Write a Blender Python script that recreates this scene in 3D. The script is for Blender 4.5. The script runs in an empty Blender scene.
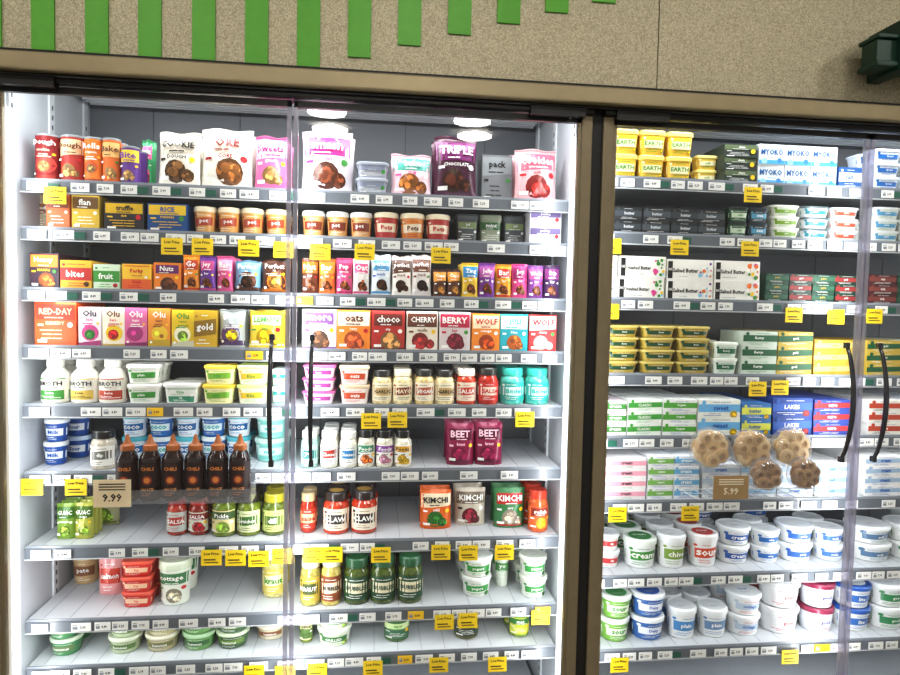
import bpy, math, random
import numpy as np
from mathutils import Vector, Matrix
random.seed(7)
# ------------------------------------------------------------------ camera
Fpx=650.0; D=1.87; CZ=1.5
yaw=math.radians(6.8); pitch=math.radians(2.8); roll=math.radians(1.2)
Cp=Vector((0,-D,CZ))
Fw=Vector((math.sin(yaw)*math.cos(pitch),math.cos(yaw)*math.cos(pitch),-math.sin(pitch)))
R0=Vector((math.cos(yaw),-math.sin(yaw),0)); U0=R0.cross(Fw)
Rt=R0*math.cos(roll)+U0*math.sin(roll); Up=U0*math.cos(roll)-R0*math.sin(roll)
cam=bpy.data.cameras.new('camera'); cam.lens=26.0; cam.sensor_width=36; cam.clip_start=0.02
co=bpy.data.objects.new('camera',cam); bpy.context.collection.objects.link(co)
m=Matrix((( Rt.x,Up.x,-Fw.x,Cp.x),(Rt.y,Up.y,-Fw.y,Cp.y),(Rt.z,Up.z,-Fw.z,Cp.z),(0,0,0,1)))
co.matrix_world=m
bpy.context.scene.camera=co
def ray(u,v): return Fw+Rt*((u-450)/Fpx)-Up*((v-337.5)/Fpx)
def pix(u,v,y):
    d=ray(u,v); t=(y-Cp.y)/d.y
    return Cp.x+d.x*t, Cp.z+d.z*t
def xz(u,z,y):
    v=337.0
    for _ in range(8):
        x,zz=pix(u,v,y); v+=(zz-z)*Fpx/(y+D)
    return x
# ------------------------------------------------------------------ colour
def lin(h,a=1):
    h=h.lstrip('#'); c=[int(h[i:i+2],16)/255 for i in (0,2,4)]
    return tuple([(x/12.92 if x<=.04045 else ((x+.055)/1.055)**2.4) for x in c]+[a])
PAL=dict(w='f4f3ee',k='1b1a1c',r='c3202a',o='e8762c',y='f3c520',g='3f8f3a',dg='12463a',lg='a8cf4e',b='1f55a8',lb='8cc6e6',t='28b3b0',
 p='d8468c',lp='f0a3bd',v='6b3a94',br='6b3a22',cr='efe2c2',tan='c99a5b',gr='9aa0a4',gold='c9a43c',mg='8a1648',dk='2e2a2c',ol='6d7a2c')
def C(c):
    return lin(PAL.get(c,c))
def mulc(c,f):
    h=PAL.get(c,c); return ''.join('%02x'%max(0,min(255,int(int(h[i:i+2],16)*f))) for i in (0,2,4))
# ------------------------------------------------------------------ materials
def mk(name,rough=.4,metal=0,attr=True,col=None,coat=0,noise=0,nscale=60,bump=0,spec=.5):
    m=bpy.data.materials.new(name); m.use_nodes=True; nt=m.node_tree; b=nt.nodes['Principled BSDF']
    b.inputs['Roughness'].default_value=rough; b.inputs['Metallic'].default_value=metal
    b.inputs['Coat Weight'].default_value=coat; b.inputs['Specular IOR Level'].default_value=spec
    if attr:
        a=nt.nodes.new('ShaderNodeAttribute'); a.attribute_name='Col'; src=a.outputs['Color']
    else:
        rg=nt.nodes.new('ShaderNodeRGB'); rg.outputs[0].default_value=col; src=rg.outputs[0]
    if noise or bump:
        tc=nt.nodes.new('ShaderNodeTexCoord'); n=nt.nodes.new('ShaderNodeTexNoise'); n.inputs['Scale'].default_value=nscale; n.inputs['Detail'].default_value=3
        nt.links.new(tc.outputs['Object'],n.inputs['Vector'])
    if noise:
        mr=nt.nodes.new('ShaderNodeMapRange'); mr.inputs[1].default_value=.3; mr.inputs[2].default_value=.7; mr.inputs[3].default_value=1-noise; mr.inputs[4].default_value=1+noise
        nt.links.new(n.outputs[0],mr.inputs[0])
        mx=nt.nodes.new('ShaderNodeVectorMath'); mx.operation='SCALE'
        nt.links.new(src,mx.inputs[0]); nt.links.new(mr.outputs[0],mx.inputs['Scale']); src=mx.outputs[0]
    nt.links.new(src,b.inputs['Base Color'])
    if bump:
        bp=nt.nodes.new('ShaderNodeBump'); bp.inputs['Strength'].default_value=bump; bp.inputs['Distance'].default_value=.004
        nt.links.new(n.outputs[0],bp.inputs['Height']); nt.links.new(bp.outputs[0],b.inputs['Normal'])
    return m
def mkclear(name,tint,refl=1.0,opac=.0,rough=.05):
    m=bpy.data.materials.new(name); m.use_nodes=True; nt=m.node_tree; nt.nodes.clear()
    o=nt.nodes.new('ShaderNodeOutputMaterial'); t=nt.nodes.new('ShaderNodeBsdfTransparent'); t.inputs[0].default_value=tint
    g=nt.nodes.new('ShaderNodeBsdfGlossy'); g.inputs['Roughness'].default_value=rough
    lw=nt.nodes.new('ShaderNodeLayerWeight'); lw.inputs[0].default_value=.5
    pw=nt.nodes.new('ShaderNodeMath'); pw.operation='POWER'; pw.inputs[1].default_value=5; nt.links.new(lw.outputs['Facing'],pw.inputs[0])
    ma=nt.nodes.new('ShaderNodeMath'); ma.operation='MULTIPLY_ADD'; ma.inputs[1].default_value=.9; ma.inputs[2].default_value=.045*refl; ma.use_clamp=True
    nt.links.new(pw.outputs[0],ma.inputs[0])
    mx=nt.nodes.new('ShaderNodeMixShader'); nt.links.new(ma.outputs[0],mx.inputs[0]); nt.links.new(t.outputs[0],mx.inputs[1]); nt.links.new(g.outputs[0],mx.inputs[2])
    last=mx
    if opac:
        d=nt.nodes.new('ShaderNodeBsdfDiffuse'); d.inputs[0].default_value=(.72,.72,.78,1)
        m2=nt.nodes.new('ShaderNodeMixShader'); m2.inputs[0].default_value=opac
        nt.links.new(mx.outputs[0],m2.inputs[1]); nt.links.new(d.outputs[0],m2.inputs[2]); last=m2
    nt.links.new(last.outputs[0],o.inputs[0]); return m
def mkemit(name,col,s):
    m=bpy.data.materials.new(name); m.use_nodes=True; nt=m.node_tree; nt.nodes.clear()
    o=nt.nodes.new('ShaderNodeOutputMaterial'); e=nt.nodes.new('ShaderNodeEmission'); e.inputs[0].default_value=col; e.inputs[1].default_value=s
    nt.links.new(e.outputs[0],o.inputs[0]); return m
M_PL=mk('printed_plastic',.32,coat=.2); M_CD=mk('printed_cardboard',.5,noise=.04,nscale=40); M_GJ=mk('jar_glass_contents',.07,coat=.6,noise=.35,nscale=90)
M_FO=mk('foil_film',.26,metal=.1,bump=.45,nscale=28); M_CL=mkclear('clear_plastic',(.95,.97,.98,1),1.8,.08)
M_WM=mk('white_painted_metal',.45,attr=True,noise=.03,nscale=8)
M_SH=mkclear('clamshell_plastic',(.95,.97,.98,1),2.2,.12)
PM=[M_PL,M_CD,M_GJ,M_FO,M_CL,M_WM,M_SH]
M_CH=mk('champagne_metal',.38,metal=.45,attr=False,col=lin('9a8d70'),noise=.05,nscale=20)
M_FR=mk('bronze_door_frame',.4,metal=.3,attr=False,col=lin('857961'),noise=.05,nscale=20)
M_DK=mk('dark_trim',.35,attr=False,col=lin('1c1a1a'))
M_GL=mkclear('door_glass',(.975,.985,.98,1),1.2,0,.0)
M_ST=mkclear('door_edge_trim',(.72,.71,.8,1),1.5,.3,.1)  # lavender tint paints in the bluish light reflection along the door edges
M_BK=mk('black_rubber_handle',.22,attr=False,col=lin('35353b'),coat=.5)
M_LED=mkemit('led_strip',(.95,.97,1,1),4)
M_LAMP=mkemit('ceiling_lamp_glow',(1,.98,.94,1),34)
# ------------------------------------------------------------------ mesh builder
class MB:
    def __init__(s): s.V=[];s.F=[];s.C=[];s.M=[];s.S=[];s.n=0
    def add(s,V,F,col,mat=0,sm=False):
        V=np.asarray(V,float).reshape(-1,3); n=s.n
        s.V.append(V); s.n+=len(V)
        for f in F: s.F.append(tuple(i+n for i in f))
        k=len(F)
        if isinstance(col,list): s.C+=col
        else: s.C+=[col]*k
        s.M+=[mat]*k; s.S+=[sm]*k
    def stamp(s,o,loc=(0,0,0),rz=0,sc=1,rx=0):
        if not o.V: return
        V=np.vstack(o.V)*sc
        if rx:
            c,q=math.cos(rx),math.sin(rx); V=np.stack([V[:,0],V[:,1]*c-V[:,2]*q,V[:,1]*q+V[:,2]*c],1)
        if rz:
            c,q=math.cos(rz),math.sin(rz); V=np.stack([V[:,0]*c-V[:,1]*q,V[:,0]*q+V[:,1]*c,V[:,2]],1)
        V=V+np.array(loc); n=s.n; s.V.append(V); s.n+=len(V)
        s.F+=[tuple(i+n for i in f) for f in o.F]; s.C+=o.C; s.M+=o.M; s.S+=o.S
    def box(s,x0,x1,y0,y1,z0,z1,col=(1,1,1,1),mat=0):
        V=[(x,y,z) for z in (z0,z1) for y in (y0,y1) for x in (x0,x1)]
        s.add(V,[(0,1,5,4),(1,3,7,5),(3,2,6,7),(2,0,4,6),(4,5,7,6),(0,2,3,1)],col,mat)
    def obj(s,name,mats=None,parent=None,bevel=0):
        V=np.vstack(s.V); org=np.array([(V[:,0].min()+V[:,0].max())/2,(V[:,1].min()+V[:,1].max())/2,V[:,2].min()])
        me=bpy.data.meshes.new(name); me.from_pydata((V-org).tolist(),[],s.F)
        for mm in (mats or PM): me.materials.append(mm)
        me.polygons.foreach_set('material_index',s.M); me.polygons.foreach_set('use_smooth',s.S)
        lt=np.array([len(f) for f in s.F]); ca=np.repeat(np.array(s.C,dtype=np.float32).reshape(-1,4),lt,axis=0)
        at=me.color_attributes.new('Col','FLOAT_COLOR','CORNER'); at.data.foreach_set('color',ca.ravel())
        me.update()
        o=bpy.data.objects.new(name,me); bpy.context.collection.objects.link(o); o.location=org
        if parent: o.parent=parent
        if bevel:
            b=o.modifiers.new('bevel','BEVEL'); b.width=bevel; b.segments=2; b.limit_method='ANGLE'
        return o
TC={}
def textmesh(s):
    if s in TC: return TC[s]
    cu=bpy.data.curves.new('t','FONT'); cu.body=s; cu.resolution_u=1; cu.offset=.026; cu.size=1; cu.space_character=1.0
    ob=bpy.data.objects.new('t',cu); me=ob.to_mesh()
    V=np.array([v.co[:2] for v in me.vertices]).reshape(-1,2); F=[tuple(p.vertices) for p in me.polygons]
    ob.to_mesh_clear(); bpy.data.objects.remove(ob); bpy.data.curves.remove(cu)
    if len(V):
        mn=V.min(0); mx=V.max(0); hh=mx[1]-mn[1]
        V=(V-np.array([(mn[0]+mx[0])/2,mn[1]]))/hh; asp=(mx[0]-mn[0])/hh
    else: asp=1
    TC[s]=(V,F,asp); return TC[s]
LIFT=.0007
def draw(mb,P,art,w,h,mat,curved=True):
    l=LIFT
    for a in art:
        l+=.00012
        k=a[0]
        if k=='r' or k=='q':
            nu=8 if curved else 1; nv=4 if curved else 1
            if k=='r':
                _,u0,v0,u1,v1,c=a; Q4=[(u0,v0),(u1,v0),(u1,v1),(u0,v1)]
                if curved and abs(v1-v0)<.06: nv=1
                if curved and abs(u1-u0)<.2: nu=2
            else: Q4=a[1]; c=a[2]
            V=[]
            for j in range(nv+1):
                for i in range(nu+1):
                    s,t=i/nu,j/nv
                    uu=(Q4[0][0]*(1-s)+Q4[1][0]*s)*(1-t)+(Q4[3][0]*(1-s)+Q4[2][0]*s)*t
                    vv=(Q4[0][1]*(1-s)+Q4[1][1]*s)*(1-t)+(Q4[3][1]*(1-s)+Q4[2][1]*s)*t
                    V.append(P(uu,vv,l))
            mb.add(V,[(j*(nu+1)+i,j*(nu+1)+i+1,(j+1)*(nu+1)+i+1,(j+1)*(nu+1)+i) for j in range(nv) for i in range(nu)],C(c),mat,curved)
        elif k=='c':
            _,cu,cv,r,c=a
            V=[P(cu,cv,l)]; N=12 if r>.12 else 8
            for q in (.5,1):
                for i in range(N):
                    t=2*math.pi*i/N; V.append(P(max(-.49,min(.49,cu+q*r*math.cos(t))),min(.99,max(.01,cv+q*r*w/h*math.sin(t))),l))
            F=[(0,1+i,1+(i+1)%N) for i in range(N)]+[(1+i,1+N+i,1+N+(i+1)%N,1+(i+1)%N) for i in range(N)]
            mb.add(V,F,C(c),mat,False)
        elif k=='t':
            _,s,cu,cv,hh,c=a[:6]; mw=a[6] if len(a)>6 else .84
            V,F,asp=textmesh(s)
            if not len(V): continue
            H=hh; W=asp*H*h/w
            if W>mw:
                q=mw/W; H*=max(q,q**.5*.95) if q>.4 else q*1.4; W=mw
            sx=W/asp
            mb.add([P(cu+x*sx,cv+(y-.5)*H,l+(.0014 if curved else .0003)) for x,y in V],F,C(c),mat)
RU=random.uniform
def food(fc,cx,cy,r):
    if not fc: return []
    out=[('c',cx,cy,r,mulc(fc,RU(.55,.8)))]
    for i in range(8):
        a=RU(0,6.28); q=RU(.1,.75)*r
        out.append(('c',cx+q*math.cos(a),cy+q*math.sin(a)*.8,RU(.2,.42)*r,mulc(fc,RU(.6,1.35))))
    return out
def micro(n,u0,u1,v0,v1,c):
    out=[]
    for i in range(n):
        v=v0+(v1-v0)*(i+.5)/n; a=RU(u0,u0+(u1-u0)*.25); b=RU(u0+(u1-u0)*.6,u1)
        m_=a+(b-a)*RU(.3,.7)
        out+=[('r',a,v-.012,m_-.01,v+.012,c),('r',m_+.01,v-.012,b,v+.012,c)]
    return out
def Dz(base,acc='w',t1='',t2='',tc='k',tc2=None,fc=None,sty=0,lid=None,cont=None,top=None,tt=None):
    tc2=tc2 or tc; A=[]; var=random.randint(0,2)
    if sty==0:
        if var==0: A+=[('r',-.47,.6,.47,.95,acc)]
        elif var==1: A+=[('q',[(-.48,.56),(.48,.62),(.48,.96),(-.48,.96)],acc)]
        else: A+=[('r',-.42,.62,.42,.92,acc),('r',-.5,.0,.5,.06,acc)]
        if fc: A+=food(fc,RU(-.08,.08),.24,.27)+food(fc,RU(.15,.25),.16,.15)
        else: A+=micro(3,-.38,.38,.12,.4,tc2)
        A+=micro(1,-.3,.3,.63,.66,tc)
        if t2: A+=[('t',t2,0,.52,.08,tc2,.6)]
        A+=[('c',.36,.48,.07,random.choice(['y','w','g','r'])),('r',-.42,.07,-.2,.14,'w'),('r',-.42,.45,-.28,.5,tc2)]
        A+=[('t',t1,RU(-.03,.03),.79,.18,tc,.8)]
    elif sty==1:
        A+=[('c',RU(-.08,.08),.34,.38,acc),('q',[(-.5,0),(.5,0),(.5,RU(.05,.2)),(-.5,RU(.05,.2))],mulc(acc,.8))]+food(fc,0,.3,.24)
        A+=micro(2,-.35,.35,.5,.6,tc2)+[('c',-.36,.12,.06,'w'),('c',.36,.58,.06,'y')]
        if not fc: A+=[('c',-.1,.35,.12,mulc(acc,1.4)),('c',.12,.28,.1,mulc(base,.7))]
        A+=[('t',t1,0,.84,.17,tc,.8),('t',t2 or 'organic',0,.68,.07,tc2,.55)]
    elif sty==2:
        A+=[('r',-.5,.02,.5,.42,acc)]+micro(2,-.38,.38,.07,.2,tc2)+micro(1,-.3,.3,.52,.58,tc)+[('r',-.44,.9,.44,.94,acc),('c',.32,.5,.05,'w'),('t',t1,0,.72,.2,tc,.8),('t',t2 or 'fresh',0,.32,.12,tc2,.65)]
    elif sty==3:
        if var==2: A+=[('q',[(-.5,.28),(.5,.36),(.5,.78),(-.5,.7)],acc)]
        else: A+=[('r',-.5,.3,.5,.74,acc)]
        A+=micro(2,-.4,.3,.06,.25,tc2)+micro(1,-.3,.35,.82,.9,tc2)+food(fc,.34,.17,.09)
        A+=[('c',-.38,.84,.05,acc),('t',t1,RU(-.05,.04),.53,.24,tc,.74)]
    return dict(base=base,art=A,lid=lid,cont=cont,top=top,tt=tt,tcc=tc)
# ---------------- templates
def lathe(mb,prof,w,h,n=2,dr=1.0,segs=18,cap=True):
    a=w/2; b=a*dr; e=2.0/n; rings=[]
    for (r,z,c,m) in prof:
        for i in range(segs):
            t=2*math.pi*(i+.5)/segs; cx=math.cos(t); sy=math.sin(t)
            rings.append((a*r*math.copysign(abs(cx)**e,cx), b+b*r*math.copysign(abs(sy)**e,sy), z*h))
    V=np.array(rings)
    k=len(prof)
    for j in range(k-1):
        F=[(i,(i+1)%segs,segs+(i+1)%segs,segs+i) for i in range(segs)]
        mb.add(V[j*segs:(j+2)*segs],F,C(prof[j][2]),prof[j][3],True)
    if cap:
        mb.add(V[(k-1)*segs:],[tuple(range(segs))],C(prof[-1][2]),prof[-1][3])
        mb.add(V[:segs],[tuple(reversed(range(segs)))],C(prof[0][2]),prof[0][3])
    zs=[p[1] for p in prof]; rs=[p[0] for p in prof]
    def P(u,v,l):
        r=float(np.interp(v,zs,rs)); uu=max(-.497,min(.497,u))
        q=(1-abs(2*uu)**n)**(1/n)
        sc=1+l/a
        return (uu*2*a*r*sc, b-b*r*q*sc-(l if n>2 else 0), v*h)
    return P
def sub(P,v0,v1): return lambda u,v,l: P(u,v0+(v1-v0)*v,l)
def template(kind,w,h,d,art=True,depth=None):
    mb=MB(); base=d['base']; A=d['art'] if art else []
    if kind=='box':
        dp=depth or .10
        mb.box(-w/2,w/2,0,dp,0,h,C(base),1)
        if art:
            draw(mb,lambda u,v,l:(u*w,-l,v*h),A,w,h,1,False)
            mb.add([(-w/2*.9,.005,h+LIFT),(w/2*.9,.005,h+LIFT),(w/2*.9,dp*.9,h+LIFT),(-w/2*.9,dp*.9,h+LIFT)],[(0,1,2,3)],C(d['top'] or base),1)
            mb.box(-w/2+.001,w/2-.001,dp*.48,dp*.5,h,h+.0008,C('gr'),1)
        return mb,dp
    if kind in('bag','pouch','bar'):
        dp=depth or min(.07,w*.5) if kind!='bar' else .022
        def s(v):
            if kind=='pouch': return max(.04,(1-v**2.4))**.8*(.75+.25*min(1,v*8))
            return max(.04,math.sin(math.pi*min(1,max(0,(v-.03)/.92))))**.5
        ph=RU(0,6)
        def P(u,v,l,sg=1):
            uu=max(-.5,min(.5,u)); pin=1-.05*math.sin(math.pi*v) if kind!='pouch' else 1-.08*v*(1-v)
            bl=dp/2*s(v)*(1-abs(2*uu)**2.6)**.7
            bl+=.0012*math.sin(uu*16+v*5+ph)*math.sin(v*13)*(1-abs(2*uu)**4)
            zz=v*h
            if kind=='bag' and v>.9: zz+=.003*math.sin(uu*9+ph)*(v-.9)*10
            return (uu*w*pin,dp/2-sg*(bl+l),zz)
        N=16;K=16
        for sg in (1,-1):
            V=[P(-.5+i/N,j/K,0,sg) for j in range(K+1) for i in range(N+1)]
            F=[(j*(N+1)+i,j*(N+1)+i+1,(j+1)*(N+1)+i+1,(j+1)*(N+1)+i) for j in range(K) for i in range(N)]
            if sg<0: F=[tuple(reversed(f)) for f in F]
            mb.add(V,F,C(base),3,True)
        if art:
            if kind!='pouch': draw(mb,P,[('r',-.49,.955,.49,.985,mulc(base,.8))],w,h,3)
            draw(mb,sub(P,.05,.94),A,w,h*.9,3)
        return mb,dp
    if kind=='can':
        P=lathe(mb,[(.93,0,'gr',0),(1,.02,base,1),(1,.95,'gr',3),(1.02,.96,'gr',3),(1.02,.99,'gr',3),(.95,1,'gr',3),(.94,.985,'e8e4da',3)],w,h)
        draw(mb,sub(P,.04,.94),A,w,h*.9,1); return mb,w
    if kind=='jar':
        ct=d['cont'] or 'tan'; ld=d['lid'] or 'w'
        P=lathe(mb,[(.88,0,ct,2),(.97,.03,ct,2),(.98,.64,ct,2),(.93,.71,ct,2),(.80,.77,ct,2),(.80,.79,ld,0),(.86,.80,ld,0),(.87,.83,ld,0),(.86,.97,ld,0),(.80,1,ld,0)],w,h)
        if art:
            draw(mb,sub(P,.1,.62),[('r',-.47,0,.47,1,base)]+A,w,h*.52,1)
            draw(mb,lambda u,v,l:(u*w*.7,w/2+(v-.5)*w*.7,h+l),[('c',0,.5,.4,d['top'] or ld)],w,w,0,False)
        return mb,w
    if kind=='jug':
        lb=d['lid'] or 'w'
        P=lathe(mb,[(.88,0,base,0),(.98,.03,base,0),(1,.08,base,0),(1,.56,base,0),(.93,.66,base,0),(.62,.77,base,0),(.55,.8,lb,0),(.62,.82,lb,0),(.62,.97,lb,0),(.56,1,lb,0)],w,h)
        draw(mb,sub(P,.08,.6),A,w,h*.52,1); return mb,w
    if kind=='sauce':
        ct=d['cont']; ld=d['lid']
        P=lathe(mb,[(.9,0,ct,2),(1,.02,ct,2),(1,.6,ct,2),(.95,.66,ct,2),(.72,.73,ct,2),(.62,.76,ld,0),(.66,.77,ld,0),(.64,.84,ld,0),(.42,.86,ld,0),(.3,.9,ld,0),(.12,1,ld,0)],w,h)
        draw(mb,sub(P,.06,.6),[('r',-.48,0,.48,1,base)]+A,w,h*.54,1); return mb,w
    if kind in('tub','rtub'):
        n=2 if kind=='tub' else 5; dr=1 if kind=='tub' else .72; ld=d['lid'] or base
        P=lathe(mb,[(.78,0,base,0),(.82,.03,base,0),(.93,.78,base,0),(.93,.80,ld,0),(1,.81,ld,0),(1,.94,ld,0),(.97,.97,ld,0),(.92,1,ld,0),(.88,1,ld,0),(.87,.975,ld,0)],w,h,n=n,dr=dr,segs=20 if n==2 else 24)
        if art:
            draw(mb,sub(P,.06,.78),A,w*.88,h*.72,0)
            tp=d['top'] or ld; W2=w*.82; D2=w*.82*dr
            LA=[('c',0,.5,.42,tp)] if n==2 else [('r',-.42,.08,.42,.92,tp)]
            if d['tt']: LA+=[('t',d['tt'],0,.56,.16,d['tcc'],.5)]+micro(2,-.25,.25,.25,.4,'gr')
            draw(mb,lambda u,v,l:(u*W2,w*dr/2+(v-.5)*D2,h*.976+l),LA,W2,D2,0,False)
        return mb,w*dr
# ------------------------------------------------------------------ shelves
LY=.12; BACK=.60
def shelfz(u,v): return pix(u,v,LY)[1]
S={1:shelfz(25,179),2:shelfz(25,227),3:shelfz(25,288),4:shelfz(25,346),5:shelfz(25,405),6:shelfz(25,473),7:shelfz(25,548),8:shelfz(25,622),9:shelfz(25,669)}
Rr={1:shelfz(610,176),2:shelfz(610,232),3:shelfz(610,298),4:shelfz(610,374),5:shelfz(610,437),6:shelfz(610,502),7:shelfz(610,577),8:shelfz(610,651)}
def make_run(name,z,x0,x1,hpx,kind,designs,n=1,stack=1,rows=2,y=None,depth=None,jit=1,artrows=1,gap=.97):
    y=LY+.02 if y is None else y
    if not isinstance(designs,list): designs=[designs]
    X0=xz(x0,z,y); X1=xz(x1,z,y); W=(X1-X0)/n; w=W*gap; H=hpx/Fpx*(y+D)*1.0; h=H/stack
    mb=MB()
    for i in range(n):
        d=designs[i%len(designs)]; hh=h*(RU(.95,1) if kind in('jar','bag','pouch','bar') else 1)
        t0,dp=template(kind,w,hh*.995,d,True,depth); t1,_=template(kind,w,hh*.995,d,False,depth)
        cx=X0+W*(i+.5)
        lean=math.radians(-5) if kind=='bag' else 0
        for r in range(rows):
            yy=y+r*(dp+.004)
            if yy+dp+(.1*hh if lean else 0)>BACK-.01: break
            st=stack if r==0 or stack==1 else random.choice([stack,stack,max(1,stack-1)])
            for k in range(st):
                jx=RU(-1,1)*.0014*jit; rz=RU(-1,1)*(.03 if kind in('box','rtub') else .06)*jit
                tt=t0 if r<artrows or k==st-1 and kind in('tub','rtub','jar') else t1
                mb.stamp(tt,(cx+jx,yy+RU(0,.004)*jit,z+.001+k*h+(.05*dp if lean else 0)),rz,1,lean)
    return mb.obj(name)
L=lambda nm,s,*a,**k: make_run(nm,S[s]+(0),*a,**k)
Q=lambda nm,s,*a,**k: make_run(nm,Rr[s],*a,**k)
# ---- S1
L('cookie_dough_canister',1,31,56,44,'can',Dz('8e1f24','c8463a','Dough','cookie','w','cr','tan',1))
L('cookie_dough_canister',1,56,81,44,'can',Dz('a8322a','e8c9a0','Dough','','br','w','tan',0))
L('cinnamon_roll_canister',1,81,118,43,'can',[Dz('e07c28','c9541f','Rolls','','w','w','tan',1),Dz('d96c2a','f0c07a','Bake','','br','w','tan',0)],n=2)
L('biscuit_canister',1,119,138,36,'can',Dz('5d2f85','e9c93e','Bite','','v','w','tan',0))
L('candy_bag',1,140,152,50,'bag',Dz('3fa66a','e86aa0','mix','','w','w','p',0),y=.22)
L('cookie_dough_bag',1,153,198,54,'bag',Dz('e9e3d6','c9bfae','COOKIE','DOUGH','k','k','8a6038',0),rows=3)
L('protein_snack_bag',1,198,252,59,'bag',Dz('efe9dc','e5d9c6','ORE','CORE','8a2430','a02c30','b5743c',0),rows=3)
L('pink_snack_bag',1,253,288,56,'bag',Dz('d86a9c','f3c6d6','Sweets','granola','b52a6a','w','tan',0),rows=3)
L('berry_snack_bag',1,300,353,62,'bag',Dz('e9e0e6','d83a8c','smash','crispy','w','p','8a4a30',0),rows=3)
L('clear_dessert_box',1,355,389,32,'rtub',Dz('9da2ae','858ca0','','','w','w'),stack=2)
L('cereal_treat_bag',1,391,433,44,'bag',Dz('efc9d2','58b0a0','bake','YUM','w','p','c77b3c',0),rows=2)
L('chocolate_bag',1,434,479,64,'bag',Dz('4a2238','7a2e6a','TRIPLE','CHOCOLATE','w','w','5a2c1c',0),rows=2)
L('grey_carton',1,481,512,48,'box',Dz('77797c','8b9093','pack','','k','k'),y=.22,rows=1)
L('strawberry_cookie_bag',1,516,559,56,'bag',Dz('e0b0b4','e86a80','cookies','soft','w','r','b5302c',0),rows=2)
# ---- S2
L('pudding_tub',2,37,47,34,'rtub',Dz('b5a890','8a5a3a','pud','','w'),y=.24,rows=1)
L('pudding_box',2,46,70,32,'box',Dz('c9642c','7a3418','rice','','w'))
L('yellow_dessert_box',2,72,100,32,'box',Dz('d9b53c','6a4a1c','flan','','w'))
L('truffle_box',2,103,144,27,'box',Dz('2e2a30','d9b020','truffle','dark','k','y',None,0),n=1)
L('rice_treat_box',2,146,187,27,'box',Dz('1d4f8c','e9c22e','RICE','PUDDING','b','y',None,0))
L('cheesecake_cup',2,190,286,26,'tub',Dz('d9a45c','b5482c','pot','','w','w',None,3,lid='cr'),n=4,rows=3)
L('creme_dessert_cup',2,301,372,26,'tub',Dz('e2b070','8a3a24','pot','','w','w',None,3,lid='w'),n=3,rows=3)
L('petit_pudding_pot',2,373,452,27,'tub',[Dz('b8403a','f2e2c8','Pots','','r','r',None,3,lid='cr'),Dz('d98a3c','f2e2c8','Pots','','br','r',None,3,lid='cr')],n=3,rows=3)
L('green_pudding_box',2,455,526,30,'rtub',[Dz('5a5f62','8a9a6a','jel','','w'),Dz('9aa28a','3a6a3a','mint','','w')],n=3,y=.2)
L('organic_pudding_box',2,529,561,34,'box',Dz('e6e4ec','6a5a8c','pudding','','w','v'),n=1,stack=2)
# ---- S3
L('snack_bar_box',3,29,59,33,'box',Dz('3a2438','e8862c','Honey','MAMAS','w','y','o',0))
L('snack_bite_box',3,60,92,27,'box',Dz('e0b030','b8302a','bites','','w','r','br',3))
L('fruit_bar_box',3,93,120,24,'box',Dz('cfe0c8','3f8f3a','fruit','','w','g','r',3))
L('peanut_bar_box',3,122,152,25,'box',Dz('efc23a','d8622c','Perky','','r','r','br',2))
L('nut_bar_box',3,153,181,27,'box',Dz('e8862c','6a2a6a','Nuts','','w','w','br',0))
def bar(c,a,t): return Dz(c,a,t,'bar','k' if a=='w' else 'w','w','8a4a24',0)
L('protein_bar',3,182,232,36,'bar',[bar('e8902c','b5442a','Go'),bar('6b3a94','c0508c','Joy'),bar('d85a90','e8a0c0','Bar')],n=3,rows=6)
L('chocolate_bar_pack',3,233,287,33,'bag',[Dz('7fb0d0','6a3a22','Perfect','bar','w','w','4a2a18',1),Dz('5a2f1c','e8862c','Perfect','PB','w','w','c98a3c',1)],n=2,rows=3)
L('protein_bar',3,301,369,37,'bar',[bar('6a3a28','c9782c','Nut'),bar('e8763a','d89a40','Bar'),bar('e05a8c','b83a6c','Pop'),bar('e9e4e2','d85a8c','Oat')],n=4,rows=6)
L('milk_chocolate_pouch',3,370,432,42,'bag',[Dz('dfe6ec','5a9cc8','perfect','snack','w','b','4a2a18',0),Dz('efe8e0','5a3424','perfect','snack','w','br','4a2a18',0),Dz('dfd8d4','6a4030','perfect','snack','w','br','3a2014',0)],n=3,rows=3)
L('wafer_bar_pack',3,433,461,29,'bag',Dz('5a3424','e8a040','Cups','','w','w','c98a3c',0),n=2,rows=3)
L('kids_bar',3,462,560,36,'bar',[bar('e8c03a','3a8ac0','Zing'),bar('7a3a94','b05aa0','Jelly'),bar('e8a02c','c9302a','Bar'),bar('d84a8c','a02a6c','Joy'),bar('8a4a9c','c0609c','Wells'),bar('4a2a5a','8a4080','Dip')],n=6,rows=6)
# ---- S4
L('red_day_box',4,34,77,41,'box',Dz('e2591f','c93a1c','RED-DAY','REMEDY','f8d8b0','f8d8b0',None,0))
L('olive_snack_box',4,78,170,37,'box',[Dz('e9dfe6','c94a8c','Olu','bars','k','p','g',1),Dz('efe4d0','e8c02c','Olu','bars','br','r','r',1),Dz('d870a0','a83a78','Olu','bars','w','w',None,1),Dz('e8963c','e8c23a','Olu','bars','w','br',None,1)],n=4)
L('plantain_snack_box',4,171,217,36,'box',[Dz('e0be2a','f4efd0','Olu','','g','g','lg',1),Dz('c9a226','8a6a1c','gold','','w','w',None,3)],n=2)
L('floral_bar_bag',4,218,245,38,'bag',Dz('a9b0b0','6a4a7a','grove','bar','w','w','y',1),rows=3)
L('lemon_cookie_bag',4,246,283,38,'bag',Dz('e8ca3a','f6f0c8','LEMON','bites','g','g','y',0),rows=3)
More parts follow.
